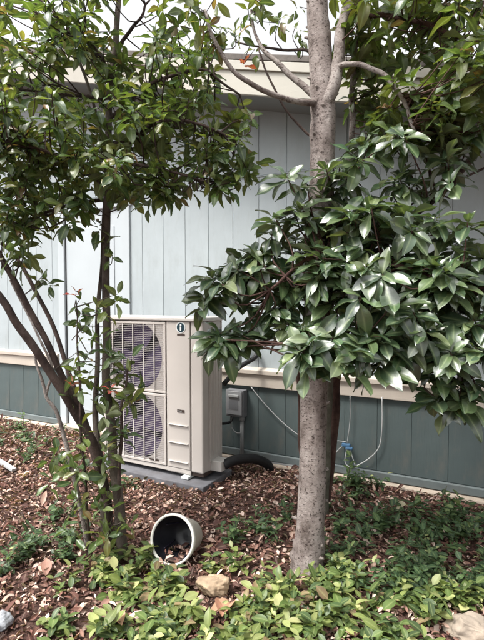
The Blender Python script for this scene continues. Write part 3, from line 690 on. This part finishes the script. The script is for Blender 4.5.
rb_ = [(300, 255, 2.70, 48, 48, 0.25, 13), (250, 275, 2.85, 36, 38, 0.2, 11), (238, 325, 2.9, 26, 26, 0.15, 6), (285, 310, 2.75, 32, 30, 0.2, 7),
       (335, 205, 2.68, 42, 38, 0.2, 9), (385, 225, 2.60, 48, 40, 0.25, 12), (400, 285, 2.50, 60, 42, 0.28, 16), (345, 280, 2.50, 42, 40, 0.22, 10),
       (335, 335, 2.42, 45, 28, 0.16, 8), (405, 345, 2.42, 42, 28, 0.18, 9), (450, 340, 2.40, 36, 36, 0.2, 10), (460, 265, 2.50, 42, 50, 0.3, 13),
       (452, 385, 2.42, 26, 16, 0.12, 4), (440, 175, 2.7, 45, 26, 0.2, 6), (350, 165, 2.75, 26, 16, 0.12, 3), (520, 290, 2.4, 34, 90, 0.3, 8),
       (380, 270, 2.95, 90, 55, 0.22, 22), (440, 310, 2.85, 55, 55, 0.25, 12), (295, 185, 2.75, 16, 14, 0.1, 2), (316, 355, 2.36, 26, 12, 0.08, 4), (222, 345, 2.85, 16, 14, 0.1, 3), (215, 290, 2.9, 12, 25, 0.1, 3), (455, 398, 2.4, 22, 8, 0.08, 3), (430, 140, 2.7, 50, 22, .25, 6), (365, 135, 2.9, 20, 16, .1, 3)]
rb_ = [(*q[:6], int(q[6]*1.45)) for q in rb_]
pts, cen = sample_blobs(rb_)
lv = []
for p, cc in zip(pts, cen):
    out = unit(p-cc); toc = unit(CAM - p)
    lv += rosette(p, np.array([0, 0, 1.0]) + out*0.45 + toc*0.25 + rng.normal(0, 0.22, 3), int(rng.integers(7, 12)), 0.178, (48, 108), 0.035)
twigs(shrub, 'twigs', M['red_bark'], sl_, pts, cen, 0.006)
foliage(shrub, 'crown', M['gloss_leaf'], T_big, lv, RHODO, 300)

# ---- multi-stemmed dark tree on the left
lb = on_ground(112, 552)
ltree = empty('multi_stem_tree', lb); tag(ltree, 'slender dark multi stemmed tree with leafy crown before the heat pump', 'tree')
ll = []
def lstem(mt, pxs, rads, n=36, k=0.06):
    rads = [q*0.84 for q in rads]; ll.append(limb(ltree, 'stem', mt, pxs, rads, n, 12, 0.004, k))
lstem(M['mid_bark'], [(123, 558, 2.93), (118, 500, 2.94), (112, 440, 2.96), (107, 380, 2.98), (106, 300, 3.0), (107, 210, 3.02), (108, 140, 3.03), (112, 70, 3.05), (118, 20, 3.05), (122, -60, 3.1)], [0.042, 0.036, 0.032, 0.029, 0.026, 0.024, 0.022, 0.016], 50)
lstem(M['mid_bark'], [(107, 552, 2.99), (105, 510, 3.0), (101, 470, 3.03), (96, 420, 3.08), (97, 360, 3.12), (99, 300, 3.14), (103, 240, 3.14), (105, 170, 3.12), (90, 90, 3.15), (60, 20, 3.2)], [0.040, 0.034, 0.026, 0.019, 0.016, 0.014, 0.012, 0.009], 44)
lstem(M['dark_bark'], [(110, 548, 3.0), (106, 500, 3.0), (98, 455, 2.98), (75, 412, 2.9), (50, 372, 2.82), (22, 330, 2.75), (0, 298, 2.7), (-40, 240, 2.65), (-70, 150, 2.65)], [0.036, 0.034, 0.032, 0.029, 0.026, 0.022, 0.016], 46)
lstem(M['dark_bark'], [(104, 500, 3.0), (92, 440, 2.96), (72, 395, 2.92), (50, 350, 2.88), (25, 300, 2.85), (0, 255, 2.85), (-30, 190, 2.9), (-45, 110, 2.95)], [0.026, 0.024, 0.023, 0.021, 0.018, 0.013], 42)
lstem(M['dark_bark'], [(98, 470, 3.02), (84, 420, 3.1), (62, 350, 3.15), (38, 295, 3.18), (14, 255, 3.2), (-6, 235, 3.2), (-40, 180, 3.2)], [0.02, 0.018, 0.016, 0.013, 0.009], 36)
lstem(M['pale_branch'], [(88, 550, 2.98), (80, 505, 2.95), (68, 450, 2.9), (56, 412, 2.86), (46, 395, 2.84), (38, 368, 2.82), (34, 340, 2.8)], [0.020, 0.018, 0.015, 0.012, 0.010, 0.006], 30)
lstem(M['pale_branch'], [(46, 395, 2.84), (52, 370, 2.84), (38, 335, 2.85), (10, 280, 2.86)], [0.010, 0.009, 0.006], 18)
lstem(M['dark_bark'], [(114, 545, 2.95), (120, 470, 2.9), (122, 410, 2.86), (128, 370, 2.84)], [0.016, 0.012, 0.006], 24)
lstem(M['dark_bark'], [(90, 540, 2.94), (84, 470, 2.84), (80, 400, 2.8), (78, 340, 2.8), (76, 300, 2.8)], [0.010, 0.008, 0.004], 24)
for b_ in ([(112, 80, 3.05), (98, 52, 3.0), (85, 40, 2.95), (60, 30, 2.9)], [(115, 50, 3.05), (135, 25, 3.0), (150, 0, 2.98)], [(108, 150, 3.03), (140, 130, 2.85), (185, 120, 2.75), (235, 140, 2.75)],
           [(107, 190, 3.02), (80, 165, 2.85), (40, 150, 2.75), (0, 140, 2.7)], [(108, 120, 3.03), (150, 85, 2.95), (200, 70, 2.9), (240, 95, 2.9)], [(110, 100, 3.03), (70, 95, 3.1), (20, 90, 3.2)],
           [(107, 175, 3.02), (130, 165, 2.8), (165, 170, 2.7), (200, 180, 2.72)], [(105, 200, 3.05), (70, 205, 3.0), (40, 215, 2.95), (10, 225, 2.9)]):
    ll.append(limb(ltree, 'branch', M['dark_bark'], b_, [0.013, 0.010, 0.006], 20, 8, 0.008))
lbl = [(55, 55, 2.95, 80, 42, 0.5, 38), (160, 75, 2.95, 75, 34, 0.5, 34), (55, 130, 2.85, 72, 40, 0.5, 44), (20, 150, 2.8, 45, 40, 0.35, 14), (160, 125, 2.8, 70, 34, 0.45, 34),
       (225, 155, 2.8, 30, 22, 0.25, 8), (120, 165, 2.7, 42, 28, 0.35, 15), (185, 172, 2.75, 40, 16, 0.2, 9), (25, 195, 2.9, 48, 32, 0.35, 13), (80, 195, 2.9, 26, 16, 0.25, 5),
       (80, 8, 3.1, 95, 30, 0.5, 13), (180, 35, 3.0, 45, 20, 0.35, 7), (-30, 100, 2.85, 50, 90, 0.45, 24), (235, 110, 2.9, 20, 28, 0.2, 5), (60, -50, 3.1, 130, 40, 0.6, 14), (20, 245, 2.8, 22, 16, 0.15, 4), (40, 185, 3.3, 60, 30, .2, 8), (70, 215, 2.9, 30, 14, .2, 4), (10, 215, 2.8, 30, 20, .2, 6), (245, 160, 2.8, 18, 14, .12, 3), (155, 190, 2.72, 30, 16, .15, 6), (225, 178, 2.75, 24, 9, .1, 4)]
lbl = [(*q[:6], int(q[6]*1.55)) for q in lbl]
pts, cen = sample_blobs(lbl)
twigs(ltree, 'twigs', M['dark_bark'], ll, pts, cen, 0.005)
lv = []
for p, cc in zip(pts, cen): lv += rosette(p, np.array([0, 0, 0.9]) + unit(p-cc)*0.45 + rng.normal(0, 0.3, 3), int(rng.integers(6, 10)), 0.112, (48, 115), 0.07)
# suckers and sprigs low on the stems
low = [(84, 315), (76, 300), (92, 340), (80, 352), (97, 310), (130, 368), (118, 372), (138, 385), (112, 392), (126, 395), (88, 372), (72, 378), (104, 350), (110, 300), (36, 275),
       (112, 415), (130, 430), (96, 405), (86, 430), (104, 440), (60, 470), (82, 480), (96, 500), (74, 498), (108, 485), (92, 462), (66, 455), (118, 285), (100, 240), (112, 260), (50, 462), (40, 285), (84, 520), (100, 525), (120, 520), (78, 540)]
low = low + [(x + 9*math.sin(i*2.3), y + 9*math.cos(i*1.7)) for i, (x, y) in enumerate(low) if y > 330]
lpts = []
for x, y in low:
    p = at(x + rng.normal(0, 4), y + rng.normal(0, 4), rng.uniform(2.70, 2.95)); lpts.append(p)
    lv += rosette(p, np.array([0, 0, 0.8]) + rng.normal(0, 0.45, 3), int(rng.integers(4, 8)), 0.105, (40, 115), 0.07)
twigs(ltree, 'twigs', M['mid_bark'], ll, lpts, lpts, 0.004)
foliage(ltree, 'crown', M['leaf'], T_small, lv, GREEN, 300)
RED = [((0.35, 0.05, 0.05), 1)]
for x, y in ((73, 383), (110, 388), (77, 292), (244, 62)):
    p = at(x, y, 2.70)
    for (q, rt_, s_) in rosette(p, np.array([0, 0, 1.0]) + rng.normal(0, 0.2, 3), 4, 0.07, (30, 80), 0.02):
        me = leaf_mesh_from('young_leaf', M['leaf'], dict(t=[T_small[0]], tid=np.array([0])), (q-lb)[None], rt_[None], np.array([s_]), np.array([[0.33, 0.055, 0.05]]))
        link('young_leaf', me, ltree)

# ------------------------------------------------------------------ leaf litter (uncountable)
def scatter(n, zlo, zhi, wide=0.66):
    Z = np.sqrt(rng.uniform(zlo**2, zhi**2, n)); X = rng.uniform(-wide, wide, n)*Z
    f2 = unit(np.array([FW[0], FW[1], 0])); P_ = CAM[None]*np.array([1, 1, 0]) + f2[None]*Z[:, None] + RT[None]*X[:, None]
    ok = (P_[:, 1] < -0.11) & ~((P_[:, 0] > AX0-0.11) & (P_[:, 0] < AX1+0.09) & (P_[:, 1] > AYF-0.12) & (P_[:, 1] < AYB+0.08))
    return P_[ok]
def rotz_tilt(n, tilt, roll):
    a = rng.uniform(0, 2*math.pi, n); out = np.zeros((n, 3, 3))
    e = rng.normal(0, tilt, n); r_ = rng.normal(0, roll, n)
    d = np.stack([np.cos(a)*np.cos(e), np.sin(a)*np.cos(e), np.sin(e)], 1)
    s = np.stack([-np.sin(a)*np.cos(r_), np.cos(a)*np.cos(r_), np.sin(r_)], 1)*-1
    z = np.cross(s, d); z /= np.linalg.norm(z, axis=1)[:, None]; s = np.cross(d, z)
    return np.stack([s, d, z], 2)
T_flake = [leaf_template(wi, dr, fo, 3, 0.5, half=1) for wi, dr, fo in ((0.5, 0.25, 0.5), (0.42, -0.3, 0.8), (0.6, 0.5, -0.4), (0.34, 0.1, 1.2))]
P_ = scatter(78000, 1.5, 7.2); n = len(P_)
P_[:, 2] = gz(P_[:, 0], P_[:, 1]) + rng.uniform(0.004, 0.03, n)
pal = np.array([(0.16, 0.075, 0.06), (0.09, 0.042, 0.036), (0.27, 0.15, 0.12), (0.44, 0.30, 0.25), (0.62, 0.48, 0.42), (0.05, 0.028, 0.025)])
tint = pal[rng.choice(6, n, p=[0.25, 0.20, 0.19, 0.16, 0.11, 0.09])]*rng.uniform(0.75, 1.25, (n, 1))
sz = rng.gamma(3.2, 0.0075, n) + 0.010
lit = link('leaf_litter', leaf_mesh_from('leaf_litter', M['dead_leaf'], dict(t=T_flake, tid=rng.integers(0, 4, n)), P_, rotz_tilt(n, 0.35, 0.5), sz, tint))
tag(lit, 'reddish brown fallen leaf litter covering the ground', 'leaf litter', kind='stuff')
# a few large curled dry leaves one can pick out
T_dry = leaf_template(0.62, 0.55, 0.9, 7, 0.5, half=2)
for i, (x, y, s, tn, rz) in enumerate([(222, 627, 0.16, (0.42, 0.22, 0.15), 0.3), (232, 618, 0.12, (0.36, 0.22, 0.14), 2.2), (122, 636, 0.12, (0.52, 0.30, 0.22), 1.2), (330, 590, 0.10, (0.55, 0.45, 0.36), 0.8), (407, 512, .10, (.55, .5, .36), 2.5)]):
    p = on_ground(x, y); mrot = np.array(Matrix.Rotation(rz, 3, 'Z') @ Matrix.Rotation(0.25, 3, 'X'))
    o = link('dry_leaf', leaf_mesh_from('dry_leaf', M['dead_leaf'], dict(t=[T_dry], tid=np.array([0])), np.zeros((1, 3)), mrot[None], np.array([s]), np.array([tn])))
    o.location = (p[0], p[1], 0.05); tag(o, ['large curled brown dry leaf beside the tan stone', 'smaller tan dry leaf touching the large curled brown one', 'flat orange brown dry leaf on litter before the dark stems', 'pale dry leaf on litter beside the pale trunk base', 'pale yellow dry leaf near the concrete footing'][i], 'dry leaf', 'large dry leaves')

# ------------------------------------------------------------------ ground cover (uncountable)
CLEAR = [(*on_ground(x, y)[:2], r_) for x, y, r_ in ((216, 602, 0.15), (470, 645, 0.17), (172, 552, 0.15), (4, 636, 0.12), (170, 574, 0.07), (225, 624, 0.08), (308, 566, 0.13))]
def cover(blobs, per, size, palette, name, label, height=(0.02, 0.13), templ=None, dens=0.46):
    pos = []; rot = []; scl = []
    for (x, y, rx, ry, cnt) in blobs:
        c0 = on_ground(x, y); ex = RT*rx*np.linalg.norm(c0-CAM)/FPX
        fy0 = on_ground(x, y-ry); ey = (fy0 - c0)
        hub_ = rng.normal(0, 0.55, (max(3, int(cnt*0.10)), 2))
        for _ in range(int(cnt*dens)):
            q = hub_[rng.integers(0, len(hub_))] + rng.normal(0, 0.09, 2)
            if q @ q > 1.6: continue
            b = c0 + ex*q[0] + ey*q[1]
            if b[1] > -0.12: continue
            if any((b[0]-k[0])**2 + (b[1]-k[1])**2 < k[2]**2 for k in CLEAR): continue
            if (AX0-0.12 < b[0] < AX1+0.1) and (AYF-0.14 < b[1] < AYB+0.08): continue
            h = rng.uniform(*height); lean = rng.normal(0, 0.45, 2); k = int(rng.integers(per[0], per[1])); a0 = rng.uniform(0, 6.28)
            for i in range(k):
                t_ = (i//2 + 0.6)/(k/2); a0 += math.pi + (1.4 if i % 2 == 0 else 0) + rng.normal(0, 0.25)
                el = rng.normal(0.15 + 0.35*t_*0.7, 0.32)
                p = np.array([b[0]+lean[0]*h*t_, b[1]+lean[1]*h*t_, gz(b[0], b[1]) + 0.012 + h*t_])
                d = np.array([math.cos(a0)*math.cos(el), math.sin(a0)*math.cos(el), math.sin(el)])
                pos.append(p); rot.append(frame(d, np.array([0, 0, 1.0])+rng.normal(0, 0.25, 3))); scl.append(size*float(np.clip(rng.gamma(7, 1/7), 0.4, 1.6)))
    pos = np.array(pos); n = len(pos)
    pal = np.array([c for c, _ in palette]); pw = np.array([w_ for _, w_ in palette]); pw = pw/pw.sum()
    tint = pal[rng.choice(len(pal), n, p=pw)]*rng.uniform(0.75, 1.25, (n, 1))
    o = link(name, leaf_mesh_from(name, M['cover_leaf'], dict(t=templ, tid=rng.integers(0, len(templ), n)), pos, np.array(rot), np.array(scl), tint))
    tag(o, label, 'ground cover', kind='stuff'); return o
T_cov = [leaf_template(wi, dr, fo, 4, 0.48, half=1) for wi, dr, fo in ((0.52, 0.2, 0.25), (0.46, 0.4, 0.3), (0.58, 0.1, 0.2))]
YG = [((0.16, 0.20, 0.06), 3), ((0.10, 0.15, 0.045), 4), ((0.27, 0.30, 0.12), 1.6), ((0.055, 0.09, 0.035), 3), ((0.42, 0.42, 0.2), 0.5), ((0.22, 0.16, 0.09), 0.5)]
DG = [((0.05, 0.095, 0.042), 5), ((0.075, 0.125, 0.05), 3), ((0.035, 0.065, 0.032), 3), ((0.14, 0.19, 0.08), 0.7), ((0.36, 0.38, 0.18), 0.2)]
cover([(200, 632, 80, 22, 210), (280, 628, 70, 24, 200), (120, 610, 50, 26, 110), (360, 615, 60, 28, 170), (430, 620, 50, 26, 150), (175, 590, 30, 14, 60), (230, 575, 50, 14, 30),
       (110, 575, 35, 14, 60), (70, 595, 30, 20, 22), (165, 572, 26, 8, 46), (300, 600, 40, 16, 70), (340, 575, 30, 14, 40), (70, 635, 30, 12, 14), (330, 660, 170, 18, 180), (140, 655, 80, 15, 60)],
      (5, 10), 0.052, YG, 'yellow_green_ground_cover', 'yellow green broad leaved ground cover round the flower pot and stones', (0.02, 0.11), T_cov)
cover([(420, 555, 75, 32, 330), (470, 590, 50, 30, 170), (380, 525, 45, 18, 130), (450, 522, 50, 14, 120), (345, 500, 22, 16, 60), (250, 545, 45, 14, 40), (60, 560, 45, 18, 80), (240, 530, 30, 10, 25),
       (75, 530, 40, 18, 60), (20, 440, 40, 14, 60), (45, 448, 30, 14, 40), (15, 430, 30, 8, 40), (360, 490, 30, 10, 40), (130, 490, 40, 4, 14), (470, 560, 60, 26, 130), (285, 520, 25, 14, 20), (25, 560, 30, 20, 20)],
      (5, 11), 0.043, DG, 'dark_green_ground_cover', 'dark green small leaved ground cover under the shrub and along the wall', (0.02, 0.14), T_cov)
# upright weed by the skirting, behind the trunk
def weed(px, py, h, n, label, size=0.06):
    b = on_ground(px, py); wd = empty('weed', b); tag(wd, label, 'weed')
    c = spline([np.zeros(3), np.array([0.03, 0.0, h*0.5]), np.array([0.05, -0.03, h])], 10)
    MB().tube(c, lerp_list([0.005, 0.002], 10), 6).build('stem', M['green_bark'], wd)
    for i in range(n):
        q = c[min(9, 1+int(8*i/n))]; a = i*2.4; el = rng.uniform(-0.1, 0.6)
        d = np.array([math.cos(a)*math.cos(el), math.sin(a)*math.cos(el), math.sin(el)])
        link('leaf', leaf_mesh_from('leaf', M['cover_leaf'], dict(t=[T_cov[i % 3]], tid=np.array([0])), q[None], frame(d, np.array([0, 0, 1.0]))[None], np.array([size*rng.uniform(0.7, 1.3)]), np.array([[0.075, 0.125, 0.045]])*rng.uniform(0.8, 1.4)), wd)
weed(345, 492, 0.34, 16, 'leafy green weed growing up beside the dark stems behind the trunk', 0.075)
weed(338, 505, 0.22, 10, 'short leafy weed at the foot of the greenish stem')
weed(440, 500, 0.13, 7, 'small weed sprouting against the concrete footing', 0.04)
weed(22, 436, 0.32, 14, 'pale flecked weed against the teal skirting near the door', 0.06)
